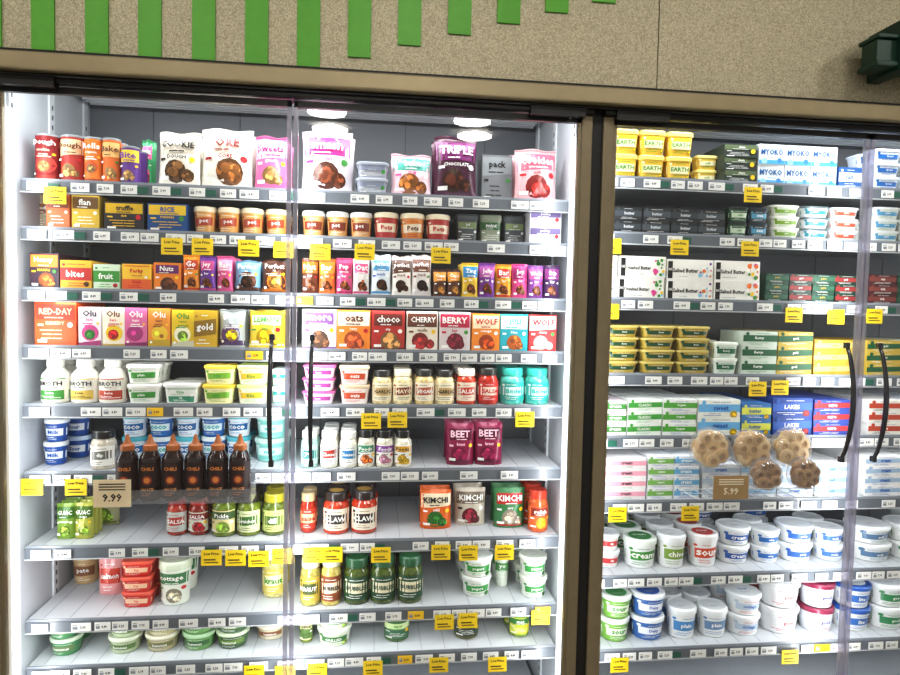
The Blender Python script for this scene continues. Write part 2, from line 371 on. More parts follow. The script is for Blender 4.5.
L('granola_bar_box',4,301,405,39,'box',[Dz('efe9ea','8a5aa0','smore','crunch','w','v','8a5a3a',0),Dz('e8862c','f2ead8','oats','berry','br','w','c95a2c',0),Dz('b8322c','6a2a20','choco','chip','w','w','d9a060',0)],n=3)
L('cookie_bar_box',4,406,470,39,'box',[Dz('efe6d6','6a3a2a','CHERRY','vanilla','w','br','a83030',0),Dz('dcd0d0','b82a4a','BERRY','bar','w','r','8a2438',0)],n=2)
L('juice_pop_box',4,471,556,38,'box',[Dz('e88a2c','f6e4c0','WOLF','orange','r','w','e85a1c',0),Dz('28a8b4','f2f6f0','JULI','blue','t','w','e8762c',0),Dz('c92a2c','f2e6e0','WOLF','cherry','r','w','w',0)],n=3)
# ---- S5
L('bone_broth_bottle',5,35,123,42,'jug',[Dz('e9e6dc','3f8f3a','BROTH','bone','k','w',None,2,lid='e6e4da'),Dz('e9e6dc','e0c25a','BROTH','bone','k','k',None,2,lid='e6e4da'),Dz('e6e2d6','b5402c','BROTH','bone','k','w',None,2,lid='e6e4da')],n=3,rows=3)
L('yogurt_tub',5,124,160,38,'rtub',[Dz('e8e8e0','3f8f3a','plain','','w','g',None,3,lid='ecece6')],stack=2,n=1,rows=2)
L('cream_cheese_tub',5,161,200,20,'rtub',Dz('eaeae4','3a8a6a','Kite','hill','g','w',None,2,lid='eeeeea'),n=1,rows=2)
L('dip_tub',5,201,268,38,'rtub',[Dz('f0e9b0','7ab03a','Hill','','g','g',None,3,lid='e8ca3a'),Dz('eef0d8','e8c23a','Kite','','g','g',None,3,lid='cfe08a')],n=2,stack=2,rows=2)
L('teal_yogurt_cup',5,270,287,34,'tub',Dz('e0f0ee','28a3a0','yo','','w'),stack=2)
L('pink_yogurt_cup',5,301,336,39,'rtub',Dz('efe0e6','b04a9c','Lava','','w','v',None,3,lid='c9609c'),n=1,stack=3)
L('oat_yogurt_cup',5,338,370,39,'rtub',Dz('efe6e0','c9502c','oats','','w','r',None,3,lid='d8bfa0'),n=1,stack=2)
L('salad_dressing_jar',5,371,456,36,'jar',[Dz('efe4c8','c9a86a','GARLIC','aioli','k','k',None,3,lid='2a2826',cont='e0cfa0'),Dz('efe4c0','8a3a24','MAYO','','cr','k',None,3,lid='e8dfc8',cont='e9d9a8'),Dz('f0e6d0','b5502c','VEGAN','','w','k',None,3,lid='2a2826',cont='dcc48a')],n=4,rows=3)
L('salsa_jar',5,457,500,38,'jar',[Dz('e8dcc8','c93a24','SALSA','hot','w','r',None,3,lid='efe6d8',cont='c9482a'),Dz('c92a24','f0e0d0','SALSA','','r','w',None,3,lid='2a2826',cont='b83020')],n=2,rows=3)
L('teal_dip_jar',5,501,552,38,'jar',Dz('28a8a0','d8f0e8','Bitchn','dip','t','w',None,3,lid='3ab8a8',cont='58c0b0'),n=2,rows=3)
# ---- S6
L('blue_yogurt_tub',6,39,64,44,'tub',[Dz('1f4f9c','e6ecf4','Milk','','b','w',None,3,lid='e8ecf0')],stack=2,y=.2,rows=1)
L('blue_yogurt_tub',6,60,86,42,'tub',[Dz('1f4f9c','e8ecf0','Sour','','b','b',None,3,lid='c0d0e4')],n=1,stack=2,y=.29,rows=1)
L('spice_dip_jar',6,86,113,38,'jar',Dz('e9e6df','6a6a64','dip','','w','k',None,3,lid='1f1d1e',cont='b8b0a0'),rows=1,y=.14)
L('coconut_yogurt_tub',6,118,250,44,'tub',[Dz('e8f0f4','1f6aa8','coco','','w','b',None,3,lid='58b8c8'),Dz('2a6ab0','e8f4f4','coco','','t','w',None,3,lid='e8f0f0')],n=5,stack=2,y=.26,rows=2)
L('teal_drink_cup',6,252,286,46,'tub',Dz('8ad0c8','d8f0ec','mint','','t','t',None,3,lid='c8e8e0'),stack=2,y=.22)
L('teal_yogurt_jar',6,300,318,38,'jar',Dz('b0d8d0','2a7a7a','yo','','w','w',None,3,lid='e8e8e0',cont='a0c8c0'))
L('dressing_jar',6,319,412,38,'jar',[Dz('f0f0ec','b03a2c','Chosen','ranch','w','k',None,3,lid='e8e8e4',cont='e8e4d4'),Dz('f0f0ec','2a7ab0','Chosen','caesar','w','k',None,3,lid='e8e8e4',cont='e8e4d4'),Dz('f0efe8','3f8f6a','Foods','cashew','w','k','o',0,lid='1c1c1e',cont='e0dccb'),Dz('f0efe8','8a4a9c','Foods','cashew','w','k','lp',0,lid='1c1c1e',cont='e0dccb'),Dz('f0efe8','e8b02c','Foods','aioli','k','k','y',0,lid='1c1c1e',cont='e0dccb')],n=5,rows=3)
L('beet_kraut_pouch',6,447,503,44,'pouch',Dz('8a1a48','5a1030','BEET','kraut','f0c0d0','f0c0d0','c02a68',0),n=2,rows=3,y=.16)
# ---- S7
L('guacamole_pouch',7,54,92,36,'pouch',[Dz('7a9a3c','3c6a24','GUAC','avocado','w','w','lg',0),Dz('a9ac4c','4a6a24','GUAC','','w','w','lg',0)],n=2,rows=3,y=.18)
L('green_relish_bag',7,92,118,40,'pouch',Dz('b8b890','7a8a3c','relish','','w','k','lg',0),n=1,rows=1,y=.3)
L('salsa_verde_jar',7,163,207,38,'jar',[Dz('c8d0c8','b83a2c','SALSA','','w','r',None,3,lid='a8202a',cont='a83a28'),Dz('d8dcc8','8a2a24','SALSA','red','w','r','r',0,lid='b03028',cont='8a2c20')],n=2,rows=2,y=.19)
L('pickle_jar',7,208,284,43,'jar',[Dz('e8d8a0','3a5a2a','Pickle','','w','k','lg',0,lid='1d1b1c',cont='6a7a2c'),Dz('d8e0b0','3a6a2a','Cornichon','','w','k',None,3,lid='24221f',cont='6a7a28'),Dz('c8d080','4a6a2a','dill','chips','w','k',None,3,lid='a8a02a',cont='5a6a28')],n=3,rows=2,y=.17)
L('red_sauce_jar',7,299,316,41,'jar',Dz('c03a28','f0d8a0','salsa','','r','w',None,3,lid='c9b48a',cont='a83020'),y=.19)
L('claw_sauce_jar',7,322,378,44,'jar',Dz('e8dcc8','2e2422','CLAW','HAMMER','w','br',None,3,lid='2a2020',cont='b83a20',top='c9a050'),n=2,rows=2,y=.17)
L('kimchi_pouch',7,420,452,40,'pouch',Dz('d8641f','f0e0c0','KIMCHI','mild','k','w','3f8f3a',0),rows=2,y=.2)
L('kimchi_pouch',7,455,486,40,'pouch',Dz('c8bfae','7a6a5a','KIMCHI','','w','k','8a2a3a',0),rows=2,y=.23)
L('spicy_kimchi_pouch',7,494,526,42,'pouch',Dz('3a7a4a','b82a24','KIMCHI','spicy','w','w','e8d8c0',0),rows=2,y=.2)
L('hot_relish_jar',7,530,551,46,'jar',Dz('d8622c','8a2a1c','relish','','w','w','y',0,lid='c93a24',cont='c95a2c'),y=.15,rows=3)
# ---- S8
L('pate_tub',8,66,96,30,'tub',Dz('c9a878','8a5a3a','pate','','w','w',None,3,lid='d8c8b0'),rows=1,y=.36)
L('smoked_salmon_bag',8,97,122,38,'pouch',Dz('e0a0a0','c94a3c','salmon','','w','w',None,3),rows=2,y=.28)
L('red_pepper_dip_tub',8,119,152,46,'rtub',Dz('c9302a','e8c0a0','Dip','','r','w',None,3,lid='d85a48'),stack=3,rows=2,y=.18)
L('cottage_cheese_tub',8,153,188,44,'tub',Dz('e6eade','3a7a4a','cottage','','w','g','cr',0,lid='cfd8c0',top='e8ecd8',tt='organic'),stack=1,rows=2,y=.18)
L('sauerkraut_jar',8,259,286,50,'jar',Dz('c8b858','e8e8c0','kraut','','g','w',None,3,lid='e8e4d8',cont='c8c080'),y=.22)
L('sauerkraut_jar',8,298,341,50,'jar',[Dz('b8a040','3a4a20','KRAUT','','w','w',None,3,lid='d8d0b8',cont='a8a058'),Dz('8a4a28','e8dcc0','BUBBLES','pickles','k','w',None,3,lid='d8d2c0',cont='c0b060',top='w')],n=2,rows=3,y=.15)
L('dill_pickle_jar',8,342,424,48,'jar',Dz('1f4a30','e8e0c0','BUBBLES','dill','dg','w',None,3,lid='2c5a3c',cont='4a5a28',top='2c6a3c'),n=3,rows=3,y=.15)
L('greek_yogurt_tub',8,462,494,42,'tub',Dz('e8eae4','3f9a4a','yogurt','greek','w','g','g',3,lid='ecf0ea',tt='plain'),n=1,stack=2,rows=3,y=.17)
L('yogurt_cup',8,495,510,34,'tub',Dz('dfe8d8','5a9a5a','yo','','w'),y=.25)
L('greek_yogurt_tub',8,522,551,44,'tub',Dz('e8eae4','3f9a4a','yogurt','greek','w','g','g',3,lid='e8ecdf',tt='plain'),rows=3,y=.15,stack=2)
# ---- S9
hm=lambda c,a,l:Dz(c,a,'hummus','','w','w',None,3,lid=l,top=a,tt='Hum')
L('hummus_tub',9,42,76,34,'tub',hm('4a8a5a','6a8050','c8d8c0'),rows=2,y=.17,stack=2)
L('guacamole_tub',9,102,138,32,'tub',hm('a8b890','5a7a3a','d8dcc8'),rows=2,y=.17,stack=2)
L('hummus_tub',9,140,248,33,'tub',[hm('b0a880','7a7a4a','d8d4c0'),hm('6a9a5a','3a6a3a','a8c8a0'),hm('3a5a3a','6a8a3a','c8d8b8')],n=3,rows=3,y=.17,stack=2)
L('dip_cup',9,252,286,30,'tub',hm('c8c0a0','8a5a3a','e0d8c8'),rows=2,y=.22,stack=2)
L('pickle_chip_tub',9,315,352,36,'tub',Dz('e8ecd8','3a7a3a','GRILLED','pickle','w','g','lg',3,lid='e8efe0'),stack=2,rows=2,y=.16)
L('green_olive_jar',9,298,312,34,'jar',Dz('5a7a3a','e0d8a0','olive','','k',lid='3a5a2a',cont='6a7a2a'),y=.2)
L('caper_jar',9,384,411,34,'jar',Dz('3a6a4a','c8d8a0','caper','','g','w',lid='2a5a3a',cont='4a6a3a'),rows=2,y=.18)
L('artichoke_jar',9,455,481,35,'jar',Dz('2a3a2a','c9a43c','arti','','k','w',lid='1d2a1f',cont='5a5a2a'),rows=2,y=.18)
L('matcha_cup',9,510,531,34,'jar',Dz('c9d03a','3a7a3a','mat','','w','w',lid='e8d83a',cont='7a9a3a'),rows=2,y=.18)
# ---- R1
yb=Dz('e6bc3e','f6ecc0','EARTH','balance','g','g','y',3,lid='efd470')
Q('vegan_butter_tub',1,612,694,50,'rtub',yb,n=3,stack=2,rows=3)
Q('butter_spread_tub',1,696,719,30,'rtub',Dz('e0c050','f0e8c0','soft','','g','g',None,3,lid='f0e090'),stack=2,rows=1,y=.18)
Q('olive_oil_butter_box',1,723,757,40,'box',[Dz('2e3a34','5a6a4a','churn','','w','w')],n=1,stack=3,rows=2,depth=.14)
mb_=Dz('e6ecf0','5ab0dc','','butter','w','b','lb',2); mb_['art']=[('t','MYOKO',0,.62,.42,'1d5f9c',.86),('r',-.5,.02,.5,.22,'4aa4d4'),('c',.3,.2,.1,'3a86c0'),('c',-.3,.15,.12,'9ad0ea')]+micro(1,-.3,.3,.3,.36,'b')
Q('vegan_butter_box',1,758,836,42,'box',mb_,n=3,stack=2,rows=2,depth=.14)
Q('blue_butter_box',1,838,862,22,'box',Dz('2a5a9a','e8eef4','salt','','b','w',None,3),rows=2,depth=.14)
Q('spread_tub',1,874,960,44,'rtub',Dz('e8eef2','2a6ab0','Spread','','w','b',None,3,lid='dfe8f2'),n=3,stack=3,rows=2)
# ---- R2
Q('black_butter_box',2,614,725,27,'box',[Dz('232628','3a4248','butter','cultured','d8dce0','d8dce0',None,3),Dz('2a2c30','4a525a','butter','','d8dce0','w',None,3)],n=4,stack=2,rows=2,depth=.14)
Q('green_spread_tub',2,728,770,32,'rtub',[Dz('2a5a3a','c8d8c0','oliv','','g','w',None,3,lid='24302c'),Dz('32404a','5aa0c0','sea','','w','w',None,3,lid='1f2a34')],n=2,stack=2)
Q('plant_spread_tub',2,771,861,36,'rtub',[Dz('e0e4d6','7aa03a','plant','','w','g',None,3,lid='e8eae2'),Dz('d8dce0','3a8a9a','pure','','w','g',None,3,lid='5a6a70'),Dz('e0e4e2','b8503a','pure','','w','g',None,3,lid='e4e8e8')],n=3,stack=3,rows=3)
Q('plant_spread_tub',2,873,960,38,'rtub',Dz('e0e4de','5a9ac0','pure','','w','g',None,3,lid='e4e8e8'),n=3,stack=3,rows=3)
# ---- R3
def buttr(t,c1,c2): 
    d=Dz('ebeae4','w',t,'Butter'); A=[('t',(t+' Butter').strip(),-.1,.45,.26,'k',.55),('r',-.48,.05,-.38,.9,'k'),('t','365',-.43,.5,.2,'w',.08)]
    for i in range(14): A.append(('c',RU(.22,.46),RU(.12,.85),RU(.02,.05),random.choice([c1,c2,'o','y','lb','p','g','w'])))
    d['art']=A+micro(1,-.35,.1,.1,.2,'gr'); return d
Q('butter_box_floral',3,606,617,44,'box',buttr('','p','g'),stack=2,depth=.16,rows=2)
Q('unsalted_butter_box',3,618,665,44,'box',buttr('Unsalted','p','g'),stack=2,depth=.16,rows=2)
Q('salted_butter_box',3,666,760,42,'box',[buttr('Salted','r','v'),buttr('Salted','p','o')],n=2,stack=2,depth=.16,rows=2)
ir=[Dz('183f30','2c5a44','pure','','c9a43c','w',None,3),Dz('16352a','8a2c2c','gold','','w','w',None,3)]
Q('irish_butter_box',3,765,857,30,'box',ir,n=4,stack=3,depth=.12,rows=3)
Q('irish_butter_box',3,868,980,32,'box',[Dz('4a1f24','7a3a34','rich','','w','w',None,3),ir[0]],n=4,stack=3,depth=.12,rows=3)
# ---- R4
Q('gold_butter_tub',4,605,712,50,'rtub',Dz('b39a3a','1f4a30','Kerry','','w','w',None,3,lid='cdbb6a'),n=3,stack=4,rows=3)
Q('soft_butter_tub',4,713,739,34,'rtub',Dz('dfe8e0','2a6a4a','Kerry','','w','g',None,3,lid='e8efe4'),stack=2,rows=3)
Q('irish_butter_carton',4,741,812,46,'box',[Dz('c9d4c8','1f5a38','Kerrys','','w','g',None,3),Dz('c4a948','1f5a38','gold','','w','w',None,3)],n=2,stack=3,depth=.14,rows=2)
Q('gold_butter_brick',4,813,852,38,'box',Dz('bb9c3a','dcc878','gold','','g','g',None,3),n=1,stack=3,depth=.14,rows=2)
Q('gold_butter_brick',4,866,980,38,'box',[Dz('c4a948','1f5a38','gold','','w','w',None,3),Dz('dfe4d8','2a6a4a','Kerry','','w','w',None,3)],n=3,stack=3,depth=.14,rows=2)
# ---- R5
Q('cream_cheese_box',5,605,626,36,'box',Dz('efe0e6','3f8f3a','cream','','w','g',None,3),stack=3,depth=.14)
Q('classic_butter_box',5,627,696,38,'box',[Dz('e6eae4','3f9a3a','CLASSIC','butter','w','g',None,3),Dz('e6e8e6','4fa03a','Organic','valley','w','b',None,3)],n=2,stack=3,depth=.14)
Q('cultured_butter_box',5,697,740,38,'box',[Dz('e6e8e0','6aaedc','sweet','cream','b','b','y',3)],n=1,stack=2,depth=.14)
Q('yellow_butter_box',5,741,771,34,'box',Dz('3a78b8','d8dc5a','butter','','b','w','y',3),stack=2,depth=.14)
Q('blue_butter_carton',5,772,812,40,'box',Dz('1a3f8c','2a5ab0','LAKES','','w','w','r',3),stack=2,depth=.14)
Q('european_butter_box',5,813,850,38,'box',Dz('3a4fa0','c03a3c','euro','','w','w',None,3),stack=3,depth=.14)
Q('european_butter_box',5,868,980,38,'box',[Dz('e8e6e0','b8452c','plug','','w','k',None,3),Dz('e0e4ea','2a5aa8','salt','','w','b',None,3)],n=3,stack=3,depth=.14)
# ---- R6
Q('cheese_brick_box',6,602,646,44,'box',[Dz('e4e2e2','e0a0b0','cream','cheese','k','g',None,3),],n=1,stack=4,depth=.14)
Q('organic_cheese_box',6,647,699,46,'box',[Dz('e4e6e8','7ab05a','organic','','w','b',None,3),Dz('e2e6ea','6aa8d0','cream','','w','b',None,3)],n=2,stack=4,depth=.14)
Q('neufchatel_box',6,702,850,36,'box',[Dz('e2e4e8','b4c4d4','cream','cheese','b','b',None,3),Dz('e6e6e6','9ac0dc','neuf','','b','b',None,3)],n=4,stack=3,depth=.14)
Q('neufchatel_box',6,864,980,44,'box',[Dz('e6e6e6','a0b8d0','cream','cheese','b','b',None,3)],n=3,stack=4,depth=.14)
# ---- R7
def cc(a,t,lid='e6eaec',tp='e2e6ea',tc='k'): return Dz('e4e6e6',a,t,'', 'w',a,None,3,lid=lid,top=tp,tt=t)
for (a,b,hh,d,st) in [(599,624,36,cc('c03a3c','dip'),2),(628,662,32,cc('3f8f3a','cream','e0e8e0','3f8f4a'),1),(663,692,36,cc('7a9a3a','chive'),1),(693,723,36,cc('c94a2c','sour','e6e6e6','c0342c'),1),(724,757,40,cc('2a5aa8','cream'),2),(758,786,36,cc('2a6ab0','whip'),2),(787,822,40,cc('3a6ab8','philly','e0e6ee'),2),(823,852,36,cc('4a7ac0','milk'),2)]:
    Q('cream_cheese_tub',7,a,b,hh,'tub',d,stack=st,rows=4,y=.16 if st==1 else .18,artrows=3)
Q('cream_cheese_tub',7,862,980,40,'tub',[cc('5a7a9c','soft'),cc('3f8f5a','plain'),cc('8a6ab0','whip')],n=3,stack=2,rows=4,y=.16,artrows=3)
# ---- R8
for (a,b,hh,d,st) in [(604,635,50,Dz('7ab04a','e8f0d8','sour','','g','w',None,3,lid='e0e6e0',top='3f8f4a',tt='org'),2),(636,671,50,Dz('3a6ab0','e8ecf4','Daisy','','b','w',None,3,lid='e6eaec',top='2a5aa8',tt='sour'),2),(672,702,34,cc('4a8ac0','plain'),1),(703,733,32,cc('6a8ab0','plain'),1),(734,768,46,Dz('e4e6e8','b8c8d8','cottage','','b','r',None,3,lid='e4e8ea',tt='low'),2),(769,808,58,Dz('e0e2e4','dcdcde','good','culture','b8222e','r',None,3,lid='dcdcde',top='b8222e',tt='good'),2),(809,842,56,Dz('dfe4ea','d4dae4','good','','5a4a8c','r',None,3,lid='8a2a4a',tt='good'),2)]:
    Q('sour_cream_tub',8,a,b,hh,'tub',d,stack=st,rows=4,y=.16,artrows=3)
Q('sour_cream_tub',8,846,980,52,'tub',[cc('3a6ab0','lite','2a5aa8'),cc('3a8a5a','good'),cc('b8222e','good')],n=4,stack=2,rows=4,y=.16,artrows=3)

# ------------------------------------------------------------------ display cases
GZ0=.16
def glassx(u,v=380): return pix(u,v,0)[0]
XL0=glassx(1); XL1=glassx(573); XR0=glassx(603); XR1=glassx(1150)
ZT=pix(300,101,0)[1]
ZI=ZT+.05
XC1=glassx(291); XC2=glassx(855)
def tags(mb,z,X0,X1,yel,grn=.1,side=0):
    y=LY-.004; x=X0+.02
    while x<X1-.06:
        r=random.random()
        wd=random.choice([.045,.05,.055])
        if r<.86:
            mb.box(x,x+wd,y-.0025,y-.001,z-.031,z-.006,C('ebebe8' if r>.04 else 'y'),1)
            q=random.choice(['6.99','4.49','7.99','5.29','3.99','8.49']); V,F,a=textmesh(q)
            mb.add([(x+wd*.6+px*.007,y-.0035,z-.023+py*.008) for px,py in V],F,C('k'),1)
            mb.box(x+.004,x+wd*.3,y-.0035,y-.0026,z-.014,z-.012,C('gr'),1)
            mb.box(x+.004,x+wd*.32,y-.0035,y-.0026,z-.025,z-.017,C('8a8f96'),1)
            if random.random()<grn: mb.box(x+wd,x+wd+.03,y-.0025,y-.001,z-.029,z-.01,C('1f5a4a'),1); x+=.032
        x+=wd+random.choice([.004,.01,.03,.02])
    for u in yel:
        xx=xz(u,z-.05,LY-.008)+RU(-.003,.003); yy=LY-.009; dz=RU(-.004,.004); zz=z+dz
        mb.box(xx-.03,xx+.03,yy,yy+.001,zz-.066,zz-.018,C('f5d21c'),1)
        V,F,a=textmesh('Low Price'); mb.add([(xx+px*.008,yy-.0008,zz-.034+py*.009) for px,py in V],F,C('3a2a10'),1)
        mb.box(xx-.022,xx+.012,yy-.0008,yy,zz-.05,zz-.046,C('5a4a10'),1); mb.box(xx-.02,xx+.02,yy-.0008,yy,zz-.058,zz-.055,C('5a4a10'),1)
def shelf(name,z,X0,X1,yel,parent,grn=.1):
    mb=MB(); W=C('cdd1d6')
    mb.box(X0,X1,LY+.004,BACK-.02,z-.012,z,W,5)
    mb.box(X0,X1,LY+.002,LY+.006,z-.036,z+.004,C('8a9098'),0)
    mb.box(X0,X1,LY-.001,LY+.002,z-.034,z-.003,C('666c74'),0)
    mb.box(X0,X1,LY-.003,LY+.004,z-.037,z-.034,C('c4c8cc'),0)
    x=X0+.04
    while x<X1-.02:
        mb.box(x,x+.002,LY+.02,BACK-.05,z,z+.0006,C('a0a6af'),5); x+=.075
    tags(mb,z,X0,X1,yel,grn)
    return mb.obj(name,parent=parent)
def case(X0,X1,XC,levels,yel,pname):
    e=bpy.data.objects.new(pname,None); bpy.context.collection.objects.link(e); e.location=((X0+X1)/2,.3,0)
    bpy.context.view_layer.update()
    def par(o): 
        o.parent=e; o.matrix_parent_inverse=e.matrix_world.inverted(); return o
    g=.014
    mb=MB(); W=C('bfc4ca')
    mb.box(X0-.03,X1+.03,BACK,BACK+.05,.0,ZI+.12,C('6e7278'),5)
    mb.box(X0-.03,X0-g,.03,BACK,.0,ZI+.12,W,5); mb.box(X1+g,X1+.03,.03,BACK,.0,ZI+.12,W,5)
    mb.box(X0,X1,.03,BACK,.0,GZ0,W,5)
    mb.box(X0-.03,X1+.03,.0,BACK,ZI+.1,ZI+.14,W,5)
    for xs,s in ((X0-g,1),(X1+g,-1)):
        for yy in (.07,.3,.54):
            a,b=sorted((xs,xs+s*.006)); mb.box(a,b,yy,yy+.03,GZ0,ZI+.1,C('d8dce0'),5)
            z=GZ0+.03
            while z<ZI:
                a2,b2=sorted((xs+s*.006,xs+s*.0065)); mb.box(a2,b2,yy+.011,yy+.019,z,z+.014,C('4a5058'),1); z+=.03
    yy=.12
    while yy<.56:
        mb.box(X0+.01,X1-.01,yy,yy+.006,ZI+.06,ZI+.1,C('e4e8ec'),5); yy+=.03
    x=X0+.2
    while x<X1: mb.box(x,x+.003,BACK-.002,BACK,GZ0,ZI+.1,C('50585f'),5); x+=.3
    par(mb.obj('case_body',mats=PM))
    for k,z in levels.items():
        par(shelf('shelf_%d'%k,z,X0-.006,X1+.006,yel.get(k,[]),None,.3 if k in(1,3) else .08))
    fb=MB()
    fb.box(X0-.03,X0+.003,-.02,.03,0,ZT+.0,(1,1,1,1),0); fb.box(X1-.003,X1+.03,-.02,.03,0,ZT,(1,1,1,1),0)
    fb.box(X0-.03,X1+.03,-.02,.03,0,GZ0,(1,1,1,1),0)
    fb.box(X0-.03,X1+.03,-.035,.03,ZT,ZT+.02,(1,1,1,1),1)
    par(fb.obj('door_frame',mats=[M_FR,M_DK],bevel=.003))
    for (a,b,hx) in ((X0,XC-.003,XC-.05),(XC+.003,X1,XC+.06)):
        g=MB(); g.add([(a+.012,-.009,GZ0),(b-.012,-.009,GZ0),(b-.012,-.009,ZT-.022),(a+.012,-.009,ZT-.022)],[(0,1,2,3)],(1,1,1,1),0)
        for (p,q) in ((a,a+.012),(b-.012,b)):
            edge=abs((p+q)/2-XC)<.05
            g.box(p,q,-.016,-.002,GZ0,ZT-.006,(1,1,1,1),1 if edge else 2)
        g.box(a,b,-.016,-.002,ZT-.022,ZT-.004,(1,1,1,1),3); g.box(a,b,-.018,.0,GZ0-.02,GZ0+.04,(1,1,1,1),2)
        hxx=a if hx>a+.4 else b-.16
        g.box(hxx,hxx+.16,-.045,-.016,ZT-.012,ZT+.012,(1,1,1,1),3)
        par(g.obj('glass_door',mats=[M_GL,M_ST,M_FR,M_DK]))
        zt=pix(300,338,-.05)[1]; zb=pix(300,466,-.05)[1]
        h=MB(); N=16; V=[]
        for i in range(N+1):
            t=i/N; z=zb+(zt-zb)*t; y=-.02-.04*math.sin(math.pi*t)**.7; hw=.0045+.0022*math.sin(math.pi*t)
            V+=[(hx-hw,y-.005,z),(hx+hw,y-.005,z),(hx+hw,y+.005,z),(hx-hw,y+.005,z)]
        Fc=[(0,3,2,1),(N*4,N*4+1,N*4+2,N*4+3)]
        for i in range(N):
            for j in range(4): Fc.append((i*4+j,i*4+(j+1)%4,i*4+4+(j+1)%4,i*4+4+j))
        h.add(V,Fc,(1,1,1,1),0,True)
        for zz in (zb,zt): h.box(hx-.007,hx+.007,-.028,-.012,zz-.009,zz+.009,(1,1,1,1),0)
        par(h.obj('door_handle',mats=[M_BK],bevel=.002))
    lb=MB()
    lb.box(X0+.004,X0+.014,.032,.045,GZ0+.1,ZT-.05,(1,1,1,1),0); lb.box(X1-.014,X1-.004,.032,.045,GZ0+.1,ZT-.05,(1,1,1,1),0)
    lb.box(X0+.05,X1-.05,.05,.07,ZI+.085,ZI+.099,(1,1,1,1),0)
    par(lb.obj('led_light_strip',mats=[M_LED]))
    def area(nm,loc,rot,sx,sy,p):
        l=bpy.data.lights.new(nm,'AREA'); l.shape='RECTANGLE'; l.size=sx; l.size_y=sy; l.energy=p; l.color=(.96,.98,1)
        o=bpy.data.objects.new(nm,l); bpy.context.collection.objects.link(o); o.location=loc; o.rotation_euler=rot; par(o)
    zc=(GZ0+ZT)/2; H=ZT-GZ0-.1
    area('led_lamp',(X0+.03,.04,zc),(math.radians(90),0,math.radians(-25)),.02,H,2.5)
    area('led_lamp',(X1-.03,.04,zc),(math.radians(90),0,math.radians(25)),.02,H,2.5)
    area('led_lamp',(XC,.01,zc),(math.radians(90),0,0),.02,H,4.6)
    area('led_lamp',((X0+X1)/2,.08,ZI+.05),(math.radians(25),0,0),X1-X0-.1,.05,5.5)
    for k,z in levels.items():
        area('led_lamp',((X0+X1)/2,LY+.015,z-.04),(math.radians(20),0,0),X1-X0-.15,.012,(.62 if k!=1 else .1))
    return e
yL={1:[55],2:[173,203,249,283,321,364,441],4:[],5:[372,397,525],6:[33,75],7:[212,235,259,283,312,333,381,440,468,505],8:[445,468,540],9:[255,285,318,372,438,497]}
yR={1:[752],2:[612,679,749],3:[609,793,836,874],4:[757,780],5:[],6:[618,690],7:[],8:[620,790]}
cL=case(XL0,XL1,XC1,S,yL,'refrigerated_display_case')
cR=case(XR0,XR1,XC2,Rr,yR,'refrigerated_display_case')
g=MB(); g.box(XL1+.03,XR0-.03,-.01,.03,0,ZT+.02,(1,1,1,1),0)
if XR0-XL1>.062: g.obj('dark_gap_strip',mats=[M_DK])  # dark strip put in for the shade of the gap between the cases
# ------------------------------------------------------------------ head rail + soffit
SY=-.04
zr0=ZT+.02; XA=XL0-.6; XB=XR1+.3
rb=MB(); rb.box(XA,XB,-.075,.0,zr0,zr0+.045,(1,1,1,1),0); rb.box(XA,XB,-.06,.0,zr0+.045,zr0+.056,(1,1,1,1),1); rb.box(XA,XB,-.05,.0,zr0-.008,zr0,(1,1,1,1),1)
rb.obj('trim_2',mats=[M_CH,M_DK],bevel=.004)
sm=bpy.data.materials.new('speckled_soffit'); sm.use_nodes=True; nt=sm.node_tree; b=nt.nodes['Principled BSDF']; b.inputs['Roughness'].default_value=.42; b.inputs['Metallic'].default_value=.3
tc=nt.nodes.new('ShaderNodeTexCoord'); n=nt.nodes.new('ShaderNodeTexNoise'); n.inputs['Scale'].default_value=300; n.inputs['Detail'].default_value=5; n.inputs['Roughness'].default_value=.7
cr=nt.nodes.new('ShaderNodeValToRGB'); cr.color_ramp.elements[0].position=.32; cr.color_ramp.elements[0].color=lin('7c745f'); cr.color_ramp.elements[1].position=.7; cr.color_ramp.elements[1].color=lin('d2c8ac')
nt.links.new(tc.outputs['Object'],n.inputs['Vector']); nt.links.new(n.outputs[0],cr.inputs[0]); nt.links.new(cr.outputs[0],b.inputs['Base Color'])
bp=nt.nodes.new('ShaderNodeBump'); bp.inputs['Strength'].default_value=.5; bp.inputs['Distance'].default_value=.002; nt.links.new(n.outputs[0],bp.inputs['Height']); nt.links.new(bp.outputs[0],b.inputs['Normal'])
xs=pix(658,50,SY)[0]
for i,(a,c) in enumerate(((XA,xs-.0015),(xs+.0015,XB))):
    w=MB(); w.box(a,c,SY,SY+.05,zr0+.056,3.2,(1,1,1,1),0); w.obj('wall_soffit' if i==0 else 'wall_soffit_panel',mats=[sm])
M_GR=mk('green_stripe_paint',.45,attr=False,col=lin('5aa530'),noise=.05,nscale=30)
st=MB()
x0s=[(-22,70),(31,70),(85,70),(138,70),(192,70),(245,70),(297,68),(348,57),(398,45),(448,34),(497,23),(545,12),(592,2),(638,-9)]
zlow=zr0+.0565
for u,v in x0s:
    xa=pix(u,30,SY-.006)[0]; xb=pix(u+23,30,SY-.006)[0]; zz=max(zlow,pix(u+11,v,SY-.006)[1])
    st.box(xa,xb,SY-.006,SY,zz,zz+1.0-(zz-zlow),(1,1,1,1),0)
st.obj('green_wall_stripes',mats=[M_GR])
lb=MB(); x,z=pix(571,116,-.022); lb.box(x-.012,x+.012,-.0225,-.0205,z-.018,z+.018,C('1c1a1a'),0)
V,F,a=textmesh('3'); lb.add([(x+p*.018,-.0235,z-.009+q*.018) for p,q in V],F,C('w'),0); lb.obj('door_number_label')
